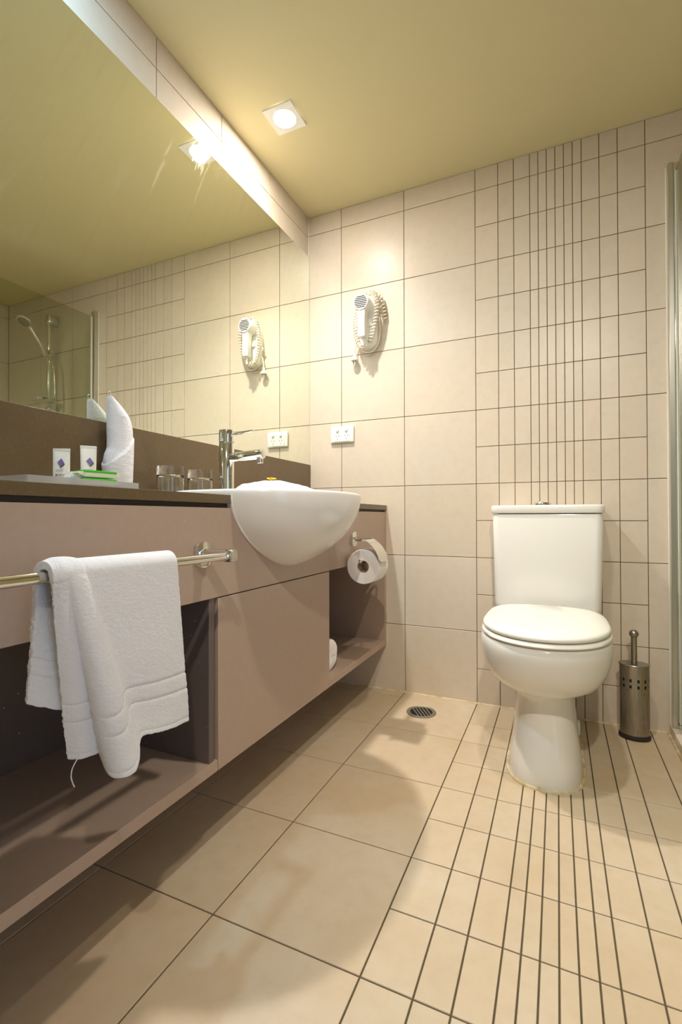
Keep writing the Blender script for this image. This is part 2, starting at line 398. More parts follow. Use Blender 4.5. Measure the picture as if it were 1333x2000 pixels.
van = thing('vanity_cabinet', 'taupe wall hung vanity cabinet with open niches under the stone worktop', 'cabinet', (0.19, -1.15, 0.1955))
e = 0.0008
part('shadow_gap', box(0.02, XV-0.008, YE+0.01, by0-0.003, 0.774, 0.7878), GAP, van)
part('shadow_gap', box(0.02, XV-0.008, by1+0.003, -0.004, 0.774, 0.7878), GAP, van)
notch = [(BY-0.276*math.cos(PI*i/32)*0+0, 0) for i in range(0)]
def cut(zz):
    dd = min(0.999, (0.815-zz)/0.193); return 0.2735*max(0, 1-dd**2)**0.7
zcs = [0.778-(0.778-0.6222)*(1-(1-i/24)**2) for i in range(25)]
poly = [(YE, 0.5795), (-0.5785, 0.5795), (-0.5785, 0.6225 if False else 0.690)]
right = [(BY+cut(z), z) for z in reversed(zcs) if BY+cut(z) < -0.5785]
left = [(BY-cut(z), z) for z in zcs]
poly = [(YE, 0.5795), (-0.5785, 0.5795)] + ([(-0.5785, right[-1][1])] if right else []) + [q for q in reversed(right)] + [q for q in reversed(left)] + [(YE, 0.778)]
part('fascia', prism(poly, 'x', XV-0.018, XV), LAM, van, 20)
part('fascia', box(XV-0.018, XV, -0.5773, -0.0020, 0.5795, 0.778, e, 1), LAM, van)
part('door', box(XV-0.018, XV, -1.1455, -0.5775, 0.1955, 0.5765, e, 1), LAM, van)
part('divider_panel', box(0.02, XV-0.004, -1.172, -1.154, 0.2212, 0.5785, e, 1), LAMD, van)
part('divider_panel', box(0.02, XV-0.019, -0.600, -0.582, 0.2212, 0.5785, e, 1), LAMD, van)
part('side_panel', box(0.02, XV, -0.021, -0.003, 0.1955, 0.5785, e, 1), LAM, van)
part('side_panel', box(0.02, XV, YE, YE+0.018, 0.1955, 0.5785, e, 1), LAM, van)
part('bottom_shelf', box(0.02, XV, YE+0.0185, -1.1470, 0.1955, 0.2205, e, 1), LAM, van)
part('bottom_shelf', box(0.02, XV-0.0185, -1.1465, -0.5765, 0.1955, 0.2205, e, 1), LAM, van)
part('bottom_shelf', box(0.02, XV, -0.5760, -0.0215, 0.1955, 0.2205, e, 1), LAM, van)
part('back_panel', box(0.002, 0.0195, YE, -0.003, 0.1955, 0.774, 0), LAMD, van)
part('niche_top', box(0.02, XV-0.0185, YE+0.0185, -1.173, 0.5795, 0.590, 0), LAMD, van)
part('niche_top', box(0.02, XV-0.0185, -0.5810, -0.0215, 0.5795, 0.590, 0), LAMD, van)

# ------------------------------------------------------------------ basin
RIMZ = 0.823
def basin_ring(cx, hxf, hxb, hy, z, n=72, ef=2.15, eb=3.4):
    out = []
    for i in range(n):
        t = 2*PI*i/n; c, s = math.cos(t), math.sin(t); ee = ef+(eb-ef)*sstep(0.25, -0.35, c); 
        hx = hxf if c > 0 else hxb
        out.append(Vector((cx+hx*math.copysign(abs(c)**(2/ee), c), BY+hy*math.copysign(abs(s)**(2/ee), s), z)))
    return out
bas = thing('hand_basin', 'white ceramic semi recessed basin set into the front of the stone worktop', 'basin', (0.36, BY, 0.615))
rings = []
BH = 0.205
for k in range(0, 25):
    d = k/24
    dd = 0.05+0.95*d
    s = (1-dd**2.0)**0.7 if dd < 1 else 0.0
    s = max(s, 0.02)
    z = RIMZ-0.008-(BH-0.008)*dd
    sx = s; 
    # bowl leans back towards the wall with depth
    rings.append(basin_ring(0.345+0.035*(1-s), 0.225*s, 0.215*min(1, s*1.02), 0.277*s, z))
rings = rings[::-1]
rim0 = rings[-1]
def scale_ring(r, f, z, cx=0.345): return [Vector((cx+(p.x-cx)*f, BY+(p.y-BY)*f, z)) for p in r]
rings.append(scale_ring(rim0, 1.002, RIMZ-0.010)); rings.append(scale_ring(rim0, 1.0, RIMZ-0.005)); rings.append(scale_ring(rim0, 0.993, RIMZ-0.0015)); rings.append(scale_ring(rim0, 0.978, RIMZ))
rings.append(basin_ring(0.375, 0.172, 0.135, 0.240, RIMZ-0.001, ef=2.2, eb=2.6))
rings.append(basin_ring(0.375, 0.166, 0.130, 0.233, RIMZ-0.008, ef=2.2, eb=2.6))
for k in range(1, 9):
    d = k/8; s = (1-d**2.2)**0.6 if d < 1 else 0.05
    rings.append(basin_ring(0.375-0.01*d, 0.164*s, 0.128*s, 0.231*s, RIMZ-0.008-0.135*d, ef=2.2, eb=2.6))
part('bowl', loft(rings), CERAMIC, bas, 60)
# the ceramic apron edge that laps the front of the cabinet
ap = []
for f, dx in ((1.0, 0.0), (1.012, 0.0), (1.012, 0.004), (1.0, 0.005)):
    L = []
    for i in range(49):
        a = PI+PI*i/48; yy, zz = math.cos(a), -math.sin(a)
        dd = abs(zz); 
        s = (1-dd**2.0)**0.7 if dd < 0.999 else 0
        L.append(Vector((XV+0.0005+dx, BY-0.273*math.copysign(max(0, (1-dd**2))**0.7, -yy)*f, 0.812-(0.812-0.622)*dd*f)))
    ap.append(L)
part('apron_edge', loft(ap+[ap[0]], False, False, closed=False), CERAMIC, bas, 40)
part('waste', lathe((0.365, BY, RIMZ-0.1425), [(0.0, 0.0), (0.03, 0.0), (0.032, 0.002), (0.028, 0.004), (0.0, 0.0045)], 24, cap0=False, cap1=False), CHROME, bas)

# ------------------------------------------------------------------ mixer tap
TX, TY = 0.165, -0.832
tap = thing('mixer_tap', 'chrome pin lever mixer tap standing on the back of the white basin', 'tap', (TX, TY, RIMZ))
part('body', lathe((TX, TY, RIMZ-0.0015), [(0.0255, 0), (0.0255, 0.003), (0.0225, 0.004), (0.0225, 0.158), (0.0215, 0.1595), (0.0205, 0.160)], 40), CHROME, tap, 40)
part('cap', lathe((TX, TY, RIMZ+0.159), [(0.0205, 0.0), (0.0225, 0.0015), (0.0225, 0.033), (0.0215, 0.0365), (0.018, 0.0375)], 40), CHROME, tap, 40)
part('lever', cyl((TX+0.018, TY, RIMZ+0.181), (TX+0.092, TY+0.004, RIMZ+0.189), 0.0042, 0.0036, 16, bev=0.001), CHROME, tap)
sp = part('spout', cyl((TX+0.012, TY, RIMZ+0.112), (TX+0.128, TY+0.006, RIMZ+0.119), 0.0145, 0.0145, 32, bev=0.0015), CHROME, tap, 40)
part('aerator', cyl((TX+0.115, TY+0.005, RIMZ+0.112), (TX+0.117, TY+0.005, RIMZ+0.091), 0.0095, 0.0095, 24, bev=0.001), CHROME, sp, 40)
part('screw_cap', cyl((TX-0.004, TY-0.0215, RIMZ+0.055), (TX-0.005, TY-0.026, RIMZ+0.055), 0.004, 0.003, 12), CHROME, tap, 40)

# ------------------------------------------------------------------ folded face cloth and flower in the basin
def heap():
    b = bmesh.new(); N, Mm = 60, 34; rows = []
    for i in range(N+1):
        L = []
        for j in range(Mm+1):
            u, v = i/N*2-1, j/Mm*2-1
            px = 0.372+0.112*v*math.sqrt(1-0.5*u*u); py = -0.845+0.200*u*math.sqrt(1-0.5*v*v)
            edge = (1-abs(u)**6)*(1-abs(v)**6)
            top = 0.852-0.030*sstep(-0.35, 1.0, u)-0.012*sstep(-0.4, -1.0, u)
            z = top-0.09*(1-edge**0.4) + 0.0025*mnoise.noise(Vector((px*60, py*60, 0))) + 0.006*mnoise.noise(Vector((px*14, py*14, 3)))
            z -= 0.010*abs(v)**2
            L.append(b.verts.new((px, py, z)))
        rows.append(L)
    for i in range(N):
        for j in range(Mm): b.faces.new((rows[i][j], rows[i+1][j], rows[i+1][j+1], rows[i][j+1]))
    loop = [rows[i][0] for i in range(N+1)]+[rows[N][j] for j in range(1, Mm+1)]+[rows[i][Mm] for i in range(N-1, -1, -1)]+[rows[0][j] for j in range(Mm-1, 0, -1)]
    low = [b.verts.new((0.372+(p.co.x-0.372)*0.55, BY+(p.co.y-BY)*0.6, 0.735)) for p in loop]
    for i in range(len(loop)):
        k = (i+1) % len(loop); b.faces.new((loop[i], loop[k], low[k], low[i]))
    b.faces.new(low); return b
hp = finish(heap(), 'folded_face_towel', TERRY, None, (0.372, -0.845, 0.735), 60); tag(hp, 'white folded face towel lying in the basin under a yellow flower', 'towel')
FP = Vector((0.390, -0.935, 0.8530))
fl = thing('yellow_flower', 'small yellow flower lying on the folded towel in the basin', 'flower', FP)
part('flower_centre', sphere(FP+Vector((0, 0, 0.001)), 0.005, 12, 8), YELLOW, fl, 60)
for i in range(9):
    a = 2*PI*i/9+0.2; d = Vector((math.cos(a), math.sin(a), 0.5+0.9*random.random())).normalized(); s_ = Vector((-math.sin(a), math.cos(a), 0))
    L = 0.013; upv = Vector((0, 0, 1))
    rs = []
    for t, w in ((0.0, 0.0015), (0.35, 0.0036), (0.7, 0.0032), (1.0, 0.0008)):
        c = FP+d*(0.003+L*t)+upv*(-0.004*t*t)
        rs.append([c+s_*w, c+upv*0.0009, c-s_*w, c-upv*0.0006])
    part('petal', loft(rs), YELLOW, fl, 60)

# ------------------------------------------------------------------ tumblers (upside down)
def tumbler(x, y, label):
    z = 0.8083
    prof = [(0.0355, 0.0), (0.0365, 0.0005), (0.0372, 0.062), (0.0375, 0.088), (0.0362, 0.0915), (0.033, 0.0925), (0.0, 0.0925)]
    inner = [(0.0, 0.067), (0.031, 0.0668), (0.0344, 0.063), (0.0350, 0.058), (0.0344, 0.0008)]
    b = lathe((x, y, z), [(max(r, 0.0004), h) for r, h in prof+inner], 40, cap0=False, cap1=False)
    # close the ring between the rim's outside and inside
    o = finish(b, 'glass_tumbler', GLASS, None, (x, y, z), 50); tag(o, label, 'glass', 'upturned tumblers on the worktop'); return o
TUMX = 0.082
tumbler(TUMX, -0.976, 'upturned clear glass tumbler left of the pair, farther from the chrome tap')
tumbler(TUMX, -0.852, 'upturned clear glass tumbler right of the pair, close beside the chrome tap')

# ------------------------------------------------------------------ tray with toiletries
ty0, ty1, tx0, tx1, tz = -1.552, -1.343, 0.10, 0.362, 0.8082
def tray():
    h = 0.0125; rr = lambda x0, x1, y0, y1, z, r=0.006: [Vector((cx+r*math.cos(a), cy+r*math.sin(a), z)) for cx, cy, a0 in ((x1-r, y1-r, 0), (x0+r, y1-r, PI/2), (x0+r, y0+r, PI), (x1-r, y0+r, 3*PI/2)) for a in [a0+PI/2*k/5 for k in range(6)]]
    w = 0.0035
    return loft([rr(tx0, tx1, ty0, ty1, tz), rr(tx0, tx1, ty0, ty1, tz+h), rr(tx0+w, tx1-w, ty0+w, ty1-w, tz+h), rr(tx0+w, tx1-w, ty0+w, ty1-w, tz+0.004)])
tr = finish(tray(), 'acrylic_tray', ACRYL, None, (0.23, -1.447, tz), 40); tag(tr, 'clear acrylic tray on the stone worktop holding tubes and soaps', 'tray')
TZ = tz+0.0042
def toiletry_tube(x, y, h, w, rz, label, writing):
    t = thing('toiletry_tube', label, 'tube', (x, y, TZ), 'toiletry tubes in the tray')
    R = Matrix.Translation((x, y, TZ)) @ Matrix.Rotation(rz, 4, 'Z')
    U, V = Vector((1, 0, 0)), Vector((0, 1, 0))
    b = lathe((0, 0, 0), [(w*0.40, 0), (w*0.42, 0.001), (w*0.42, 0.011), (w*0.40, 0.012)], 24); b.transform(R); part('screw_cap', b, PLASTIC, t)
    rs = []
    for k in range(13):
        f = k/12; rs.append(ring((0, 0, 0.012+(h-0.018)*f), U, V, w/2*(0.90+0.10*f), w*0.40*(1-f**1.5)+0.0011, n=32, e=2+1.2*f))
    b = loft(rs); b.transform(R); part('tube_body', b, TUBE, t, 60)
    b = box(-w/2, w/2, -0.0011, 0.0011, h-0.007, h, 0.0004, 1); b.transform(R); part('crimp', b, TUBE, t)
    def yface(z):
        f = max(0, (z-0.012)/(h-0.018)); return -(w*0.40*(1-f**1.5)+0.0011)
    tilt = math.atan2(yface(h*0.85)-yface(h*0.45), h*0.40)
    def onface(bm_, z):
        bm_.transform(Matrix.Translation((0.002, yface(z)-0.0005, z)) @ Matrix.Rotation(PI/2-tilt, 4, 'X')); bm_.transform(R); return bm_
    D = 0.0003
    z = h*0.64
    lg = part('logo', onface(prism([(0.0, -0.0085), (0.0065, -0.001), (0.0005, 0.0085), (-0.006, 0.001)], 'z', 0, D), z), PURPLE, t, None)
    part('logo_shadow', onface(prism([(0.0, -0.0085), (0.0065, -0.001), (0.0075, -0.0045), (0.001, -0.0115)], 'z', 0, D), z), INK, lg, None)
    part('logo_shadow', onface(prism([(0.0, -0.0085), (0.001, -0.0115), (-0.0072, 0.0015), (-0.006, 0.001)], 'z', 0, D), z), INKL, lg, None)
    for q in range(2):
        part('printed_line', onface(prism([(-0.007, 0), (0.006, 0), (0.006, 0.0009), (-0.007, 0.0009)], 'z', 0, D), h*(0.455-0.03*q)), INKL, t, None)
    if writing:
        mt = R @ Matrix.Translation((-0.0055, yface(h*0.32)-0.0008, h*0.30)) @ Matrix.Rotation(PI/2-tilt, 4, 'X')
        part('lettering', text_bm(writing, 0.0062, mt), INK, t, None)
toiletry_tube(0.205, -1.388, 0.077, 0.031, 0.55, 'white tube lettered BODY standing at the left of the tray', 'BODY')
toiletry_tube(0.205, -1.330, 0.090, 0.030, 0.95, 'white tube with a purple mark standing behind the green soaps', None)

def soap(x, y, z, rz, label):
    t = thing('wrapped_soap', label, 'soap', (x, y, z), 'green wrapped soaps in the tray')
    R = Matrix.Translation((x, y, z)) @ Matrix.Rotation(rz, 4, 'Z')
    L, W, Hh = 0.029, 0.018, 0.0135
    b = box(-L, L, -W, W, 0.0015, Hh, 0.002, 2); b.transform(R); part('bar', b, SOAP, t)
    b = box(-L-0.0012, L+0.0012, -W-0.0012, W+0.0012, Hh-0.0035, Hh+0.0006, 0.0012, 2); b.transform(R); part('green_band', b, GREEN, t)
    for s_ in (-1, 1):
        pts = [(s_*(L-0.001), -W*0.9, 0.003), (s_*(L-0.001), W*0.9, 0.003), (s_*(L-0.001), W*0.9, Hh-0.001), (s_*(L-0.001), -W*0.9, Hh-0.001)]
        tip = [(s_*(L+0.011), -W*1.0, Hh*0.55), (s_*(L+0.011), W*1.0, Hh*0.6), (s_*(L+0.011), W*1.0, Hh*0.7), (s_*(L+0.011), -W*1.0, Hh*0.65)]
        b = loft([[Vector(p) for p in pts], [Vector(p) for p in tip]]); b.transform(R); part('wrapper_end', b, SOAP, t)
soap(0.306, -1.394, TZ, 1.35, 'green and cream wrapped soap lying under another in the tray')
soap(0.304, -1.392, TZ+0.0146, 1.40, 'green and cream wrapped soap lying on top of another in the tray')
def packet():
    b = bmesh.new(); N = 14; rows = []
    for sgn in (1, -1):
        g = []
        for i in range(N+1):
            L = []
            for j in range(9):
                u, v = i/N*2-1, j/8*2-1
                z = 0.008*(1-u**4)*(1-v**4)*sgn+0.0025*mnoise.noise(Vector((u*4, v*4, sgn)))
                L.append(b.verts.new((0.017*u, 0.022*v, 0.013+z*1.45)))
            g.append(L)
        for i in range(N):
            for j in range(8): b.faces.new((g[i][j], g[i+1][j], g[i+1][j+1], g[i][j+1]))
        rows.append(g)
    b.transform(Matrix.Translation((0.290, -1.415, TZ+0.002)) @ Matrix.Rotation(0.3, 4, 'Z')); return b
pk = finish(packet(), 'clear_packet', WRAP, None, (0.290, -1.415, TZ), 40); tag(pk, 'crinkled clear plastic packet between the BODY tube and the green soaps', 'packet')

# ------------------------------------------------------------------ rolled towel by the mirror
def rolled():
    # (z, left y, right y) silhouette of the rolled cloth
    T = [(0.8085, -1.148, -1.083), (0.84, -1.152, -1.080), (0.893, -1.158, -1.077), (0.915, -1.155, -1.076), (0.935, -1.147, -1.076), (0.985, -1.147, -1.076), (1.013, -1.147, -1.085), (1.035, -1.148, -1.103), (1.056, -1.149, -1.128), (1.064, -1.148, -1.139)]
    tab = [(t[0], (t[1], t[2])) for t in T]; rs = []; n = 72; K = 150
    for k in range(K+1):
        z = T[0][0]+(T[-1][0]-T[0][0])*k/K; a, c = interp(tab, z); cy, ry = (a+c)/2, (c-a)/2
        rx = 0.0235*min(1, 0.25+ry/0.03*0.75); rg = []
        for i in range(n):
            th = 2*PI*i/n; dy, dx = math.cos(th), math.sin(th)
            zd = 0.888+0.082*(dy*0.5+0.5)          # the diagonal edge of the outer wrap
            off = 0.0045*sstep(zd+0.003, zd-0.001, z) if z < 1.0 else 0.0
            zz = z+0.0
            nn = 0.0008*mnoise.noise(Vector((dy*30, dx*30, z*700)))
            rg.append(Vector((0.0405+(rx+off+nn)*dx*(1.0), cy+(ry+off*0.6+nn)*dy, zz)))
        rs.append(rg)
    return loft(rs)
rtw = thing('rolled_towel', 'white towel rolled upright against the mirror beside the tray', 'towel', (0.0405, -1.115, 0.8085))
part('rolled_cloth', rolled(), TERRY, rtw, 70)
part('loose_thread', tube(spline([(0.040, -1.146, 1.063), (0.042, -1.149, 1.070), (0.042, -1.147, 1.075), (0.043, -1.143, 1.077)]), 0.0006, 6), TERRY, rtw)
part('loose_thread', tube(spline([(0.040, -1.140, 1.063), (0.040, -1.139, 1.070), (0.041, -1.141, 1.077)]), 0.0006, 6), TERRY, rtw)

# ------------------------------------------------------------------ towel rail
RX, RZ = 0.460, 0.678
rail = thing('towel_rail', 'chrome towel rail fixed to the vanity front under the worktop', 'rail', (XV, -1.5, RZ))
def stadium(w, h, n=10): # (y,z) outline, flat sides and round ends
    P = []
    for i in range(n+1):
        a = PI*i/n; P.append((w/2*math.cos(a), (h/2-w*0.22)+w*0.22*math.sin(a)))
    for i in range(n+1):
        a = PI+PI*i/n; P.append((w/2*math.cos(a), -(h/2-w*0.22)+w*0.22*math.sin(a)))
    return P
def bracket(y, parent):
    P = [(y+a, RZ+c) for a, c in stadium(0.040, 0.054)]
    bp = part('bracket_plate', prism(P, 'x', XV+0.0003, XV+0.0115, 0.0012), CHROME, parent)
    S = [(y+a, RZ+c) for a, c in ((-0.010, -0.010), (0.010, -0.010), (0.010, 0.010), (-0.010, 0.010))]
    b = bmesh.new()
    q = lambda x, w, h: [Vector((x, y+w*a, RZ+h*c)) for a, c in [(math.copysign(abs(math.cos(t))**0.35, math.cos(t)), math.copysign(abs(math.sin(t))**0.8, math.sin(t))) for t in [2*PI*i/24 for i in range(24)]]]
    loft([q(XV+0.011, 0.0105, 0.0125), q(RX, 0.011, 0.0128), q(RX+0.012, 0.011, 0.0128), q(RX+0.0145, 0.0095, 0.0112)], bm=b)
    part('bracket_arm', b, CHROME, parent, 40)
bracket(-1.2045, rail); bracket(-1.86, rail)
part('bar', cyl((RX, -1.86, RZ), (RX, -1.212, RZ), 0.0082, n=24), CHROME, rail)

# ------------------------------------------------------------------ bath towel over the rail
def hang_towel():
    YT = [(0, (-1.372,)), (.04, (-1.383,)), (.25, (-1.455,)), (.50, (-1.543,)), (.60, (-1.553,)), (.71, (-1.570,)), (.80, (-1.577,)), (1, (-1.594,))]
    FB = [(0, (.476, -1.343, .398)), (.15, (.480, -1.382, .402)), (.3, (.484, -1.418, .409)), (.46, (.484, -1.455, .418)), (.51, (.490, -1.468, .412)), (.56, (.504, -1.481, .397)), (.62, (.511, -1.494, .387)), (.68, (.505, -1.509, .387)), (.72, (.491, -1.514, .393)), (.76, (.468, -1.507, .409)), (.80, (.460, -1.507, .416)), (.85, (.467, -1.519, .417)), (.92, (.467, -1.538, .420)), (1, (.452, -1.552, .424))]
    BB = [(0, (.436, -1.39, .50)), (.5, (.434, -1.47, .50)), (.68, (.444, -1.525, .484)), (.76, (.424, -1.533, .486)), (.84, (.446, -1.553, .488)), (1, (.432, -1.598, .512))]
    NS, NF, NA = 110, 150, 14; b = bmesh.new(); G = []; R = 0.0165
    for i in range(NS+1):
        s = i/NS; yt = interp(YT, s)[0]; fx, fy, fz = interp(FB, s); bx, byy, bz = interp(BB, s); L = []
        rr = R*(1+0.25*sstep(0.5, 0.7, s)*sstep(1.0, 0.8, s))
        for k in range(NF+1):                              # back layer, from its hem upwards
            t = 1-k/NF; x = RX-rr+(bx-(RX-rr))*sstep(0, 1, t)*(0.4+0.6*t); z = RZ+(bz-RZ)*t; y = yt+(byy-yt)*t
            g = 0.0030*sum(math.exp(-((t-c)/0.012)**2) for c in (0.60, 0.73))
            L.append((x+g, y, z))
        for k in range(1, NA):                             # over the bar
            a = PI*(1-k/NA); L.append((RX+rr*math.cos(a), yt, RZ+rr*math.sin(a)))
        for k in range(NF+1):
            t = k/NF; x = RX+rr+(fx-(RX+rr))*(t**0.8); z = RZ+(fz-RZ)*t; y = yt+(fy-yt)*t
            g = 0.0030*sum(math.exp(-((t-c)/0.010)**2) for c in (0.685, 0.785))+0.0015*math.exp(-((t-0.97)/0.008)**2)
            x += 0.004*mnoise.noise(Vector((s*5, t*3, 1)))*t
            L.append((x-g, y, z))
        G.append([b.verts.new((p[0]+0.0009*mnoise.noise(Vector(p)*420), p[1]+0.0009*mnoise.noise(Vector(p)*420+Vector((9, 9, 9))), p[2])) for p in L])
    for i in range(NS):
        for j in range(len(G[0])-1): b.faces.new((G[i][j], G[i+1][j], G[i+1][j+1], G[i][j+1]))
    return b
tw = thing('bath_towel', 'white bath towel folded over the chrome rail in front of the vanity', 'towel', (RX, -1.47, RZ))
cl = part('towel_cloth', hang_towel(), TERRY, tw, 80)
sd = cl.modifiers.new('thickness', 'SOLIDIFY'); sd.thickness = 0.011; sd.offset = 0.0; sd.use_rim = True
bv = cl.modifiers.new('soft', 'SUBSURF'); bv.levels = 1; bv.render_levels = 1
part('loose_thread', tube(spline([(0.468, -1.545, 0.428), (0.468, -1.556, 0.415), (0.47, -1.560, 0.405), (0.47, -1.558, 0.396), (0.47, -1.555, 0.388)]), 0.0008, 6), TERRY, tw)

# ------------------------------------------------------------------ toilet roll holder and rolls
ph = thing('toilet_roll_holder', 'chrome toilet roll holder with curved lid on the vanity front', 'holder', (XV, -0.385, 0.676))
HY, HZ = -0.383, 0.676
part('wall_plate', prism([(HY+a, HZ+c) for a, c in stadium(0.038, 0.054)], 'x', XV+0.0003, XV+0.0105, 0.0010), CHROME, ph)
part('post', cyl((XV+0.008, HY, HZ), (0.4500, HY, HZ), 0.0085, n=20), CHROME, ph)
part('pivot_rod', tube([(0.452, HY-0.080, HZ+0.001), (0.452, HY+0.03, HZ+0.001)], 0.0048, 12), CHROME, ph)
cov = spline([(0.441, 0, 0.684), (0.452, 0, 0.6835), (0.475, 0, 0.674), (0.500, 0, 0.653), (0.517, 0, 0.626), (0.524, 0, 0.602)], 6)
rs = []
for i, p in enumerate(cov):
    f = i/(len(cov)-1); w = 0.046 if f < 0.85 else 0.046*math.sqrt(max(0.02, 1-((f-0.85)/0.16)**2))
    nrm = Vector((0.7, 0, 0.7)); yc = -0.428
    rs.append([Vector((p.x, yc-w, p.z)), Vector((p.x, yc+w, p.z)), p+Vector((0, yc+w, 0))+nrm*0.0012, p+Vector((0, yc-w, 0))+nrm*0.0012])
part('lid', loft(rs), CHROME, ph, 50)
RCX, RCZ = 0.4555, 0.583
part('spindle', tube(spline([(0.452, HY+0.03, HZ), (0.4535, HY+0.078, HZ-0.02), (0.4545, HY+0.075, 0.618), (0.4550, HY+0.06, 0.599), (0.4555, HY+0.02, 0.597), (0.4550, -0.452, 0.598), (0.4530, -0.478, 0.606)], 6), 0.0042, 10), CHROME, ph)
def paper_roll(c, axis, L, R, rc, name, label, grp=None):
    a = Vector(axis); c = Vector(c)
    t = thing(name, label, 'toilet roll', c)
    b = lathe(c-a*L/2, [(rc, 0), (R-0.002, 0), (R, 0.002), (R, L-0.002), (R-0.002, L), (rc, L), (rc, 0)], 48, axis=a, cap0=False, cap1=False)
    for v in b.verts:
        d = v.co-c; rad = d-a*d.dot(a)
        if rad.length > R*0.8: v.co += rad.normalized()*(0.0022*mnoise.noise(rad*28))
    part('paper', b, PAPER, t, 40)
    part('core', lathe(c-a*L/2, [(rc-0.0012, 0.001), (rc, 0.0005), (rc, L-0.0005), (rc-0.0012, L-0.001), (rc-0.0012, 0.001)], 32, axis=a, cap0=False, cap1=False), CARD, t, 40)
    return t
CARD = Mat('cardboard_core', srgb(176, 160, 132), 0.8).m
r1 = paper_roll((RCX, -0.402, RCZ), (0, 1, 0), 0.098, 0.0605, 0.022, 'toilet_roll', 'white toilet roll hanging on the chrome holder under its lid')
sr = thing('toilet_roll', 'spare white toilet roll lying on the niche shelf beside the cabinet door', 'toilet roll', (0.305, -0.492, 0.2748))
b = lathe((0.257, -0.492, 0.2748), [(0.004, 0.004), (0.046, 0), (0.0525, 0.003), (0.0535, 0.008), (0.0535, 0.086), (0.0525, 0.092), (0.046, 0.096), (0.020, 0.094), (0.004, 0.090)], 40, axis=(1, 0, 0))
for v in b.verts:
    d = v.co-Vector((0.305, -0.492, 0.2748)); v.co += d.normalized()*0.0025*mnoise.noise(d*35) if d.length < 0.2 else Vector()
part('wrapped_paper', b, PAPER, sr, 40)
part('wrapper_fold', tube(spline([(0.352, -0.520, 0.283), (0.3535, -0.492, 0.279), (0.3525, -0.460, 0.272)]), 0.0012, 6), PAPER, sr)

# ------------------------------------------------------------------ toilet
TC = 1.036
toi = thing('toilet', 'white ceramic close coupled toilet against the tiled back wall', 'toilet', (TC, -0.35, 0.0))
def egg(cx, hw, yf_, yb_, z, n=64, ym=None, e=2.1, ebk=3.2):
    ym = ym if ym is not None else yf_+min(hw*1.15, (yb_-yf_)*0.55); P = []
    for i in range(n):
        t = 2*PI*i/n; c, s = math.cos(t), math.sin(t)
        if s < 0: ee = e; L = ym-yf_
        else: ee = ebk; L = yb_-ym
        P.append(Vector((cx+hw*math.copysign(abs(c)**(2/ee), c), ym+L*math.copysign(abs(s)**(2/ee), s), z)))
    return P
YBK = -0.012
pan = [(0.0, .103, -.560, 2.7), (.004, .104, -.561, 2.7), (.05, .0985, -.556, 2.7), (.12, .0905, -.541, 2.6), (.18, .086, -.525, 2.5), (.222, .084, -.517, 2.4), (.236, .088, -.522, 2.3), (.246, .102, -.540, 2.2), (.258, .124, -.568, 2.15), (.275, .144, -.597, 2.1), (.30, .160, -.624, 2.1), (.33, .171, -.643, 2.1), (.36, .1775, -.654, 2.1), (.385, .1795, -.659, 2.1), (.402, .178, -.658, 2.1), (.410, .174, -.654, 2.1), (.412, .165, -.645, 2.1)]
part('pan', loft([egg(TC, w, f, YBK, z, e=ee, ym=f+max(0.17, w*1.15)) for z, w, f, ee in pan]), CERAMIC, toi, 70)
b = loft([egg(TC+0.001, w, f, -0.205, z, ym=f+0.215, ebk=3.8) for z, w, f in ((.4135, .168, -.648), (.4145, .176, -.660), (.4185, .178, -.664), (.4255, .1765, -.661), (.428, .170, -.654))])
part('seat', b, SEATP, toi, 60)
lid = part('lid', loft([egg(TC+0.001, w, f, -0.200, z, ym=f+0.225, ebk=4.2) for z, w, f in ((.4295, .166, -.650), (.4310, .1735, -.6590), (.4345, .1755, -.6620), (.4410, .1750, -.6610), (.4460, .1700, -.6540), (.4485, .155, -.633), (.4495, .12, -.59), (.450, .06, -.52))]), SEATP, toi, 70)
def rrect(x0, x1, y0, y1, z, rf, rb=0.008, n=6):
    P = []
    for cx, cy, a0, r in ((x1-rb, y1-rb, 0, rb), (x0+rb, y1-rb, PI/2, rb), (x0+rf, y0+rf, PI, rf), (x1-rf, y0+rf, 3*PI/2, rf)):
        for k in range(n+1): a = a0+PI/2*k/n; P.append(Vector((cx+r*math.cos(a), cy+r*math.sin(a), z)))
    return P
cis = part('cistern', loft([rrect(TC-w, TC+w, yy, -0.004, z, 0.026) for z, w, yy in ((.4135, .166, -.150), (.418, .172, -.156), (.44, .1755, -.160), (.60, .1790, -.163), (.762, .1820, -.1655), (.766, .1805, -.164))]), CERAMIC, toi, 50)
cl_ = part('cistern_lid', loft([rrect(TC-w, TC+w, yy, -0.004, z, 0.026) for z, w, yy in ((.7690, .1800, -.163), (.7695, .1850, -.1690), (.7720, .1865, -.1705), (.7925, .1865, -.1705), (.7970, .1845, -.1685), (.7985, .1800, -.164))]), CERAMIC, toi, 50)
bt = part('flush_button', lathe((TC-0.012, -0.087, .7983), [(0.030, 0), (0.030, 0.004), (0.028, 0.010), (0.026, 0.0115)], 32), CHROME, toi, 40)
part('half_button', lathe((TC-0.018, -0.087, .8097), [(0.017, 0), (0.0165, 0.002), (0.012, 0.0032)], 24, sx=0.6), CHROME, bt, 40)
for s in (-1, 1):
    part('hinge', cyl((TC+s*0.075-0.014, -0.196, .438), (TC+s*0.075+0.014, -0.196, .438), 0.009, n=16), SEATP, toi)
    xb = TC+s*0.1035
    br = part('fixing_bracket', box(min(xb, xb-s*0.014), max(xb, xb-s*0.014), -0.235, -0.205, 0.035, 0.075, 0.002, 1), PLASTIC, toi)
    part('bracket_slot', box(xb+s*0.0003-0.0006, xb+s*0.0003+0.0006, -0.230, -0.214, 0.042, 0.066), DARK, br)
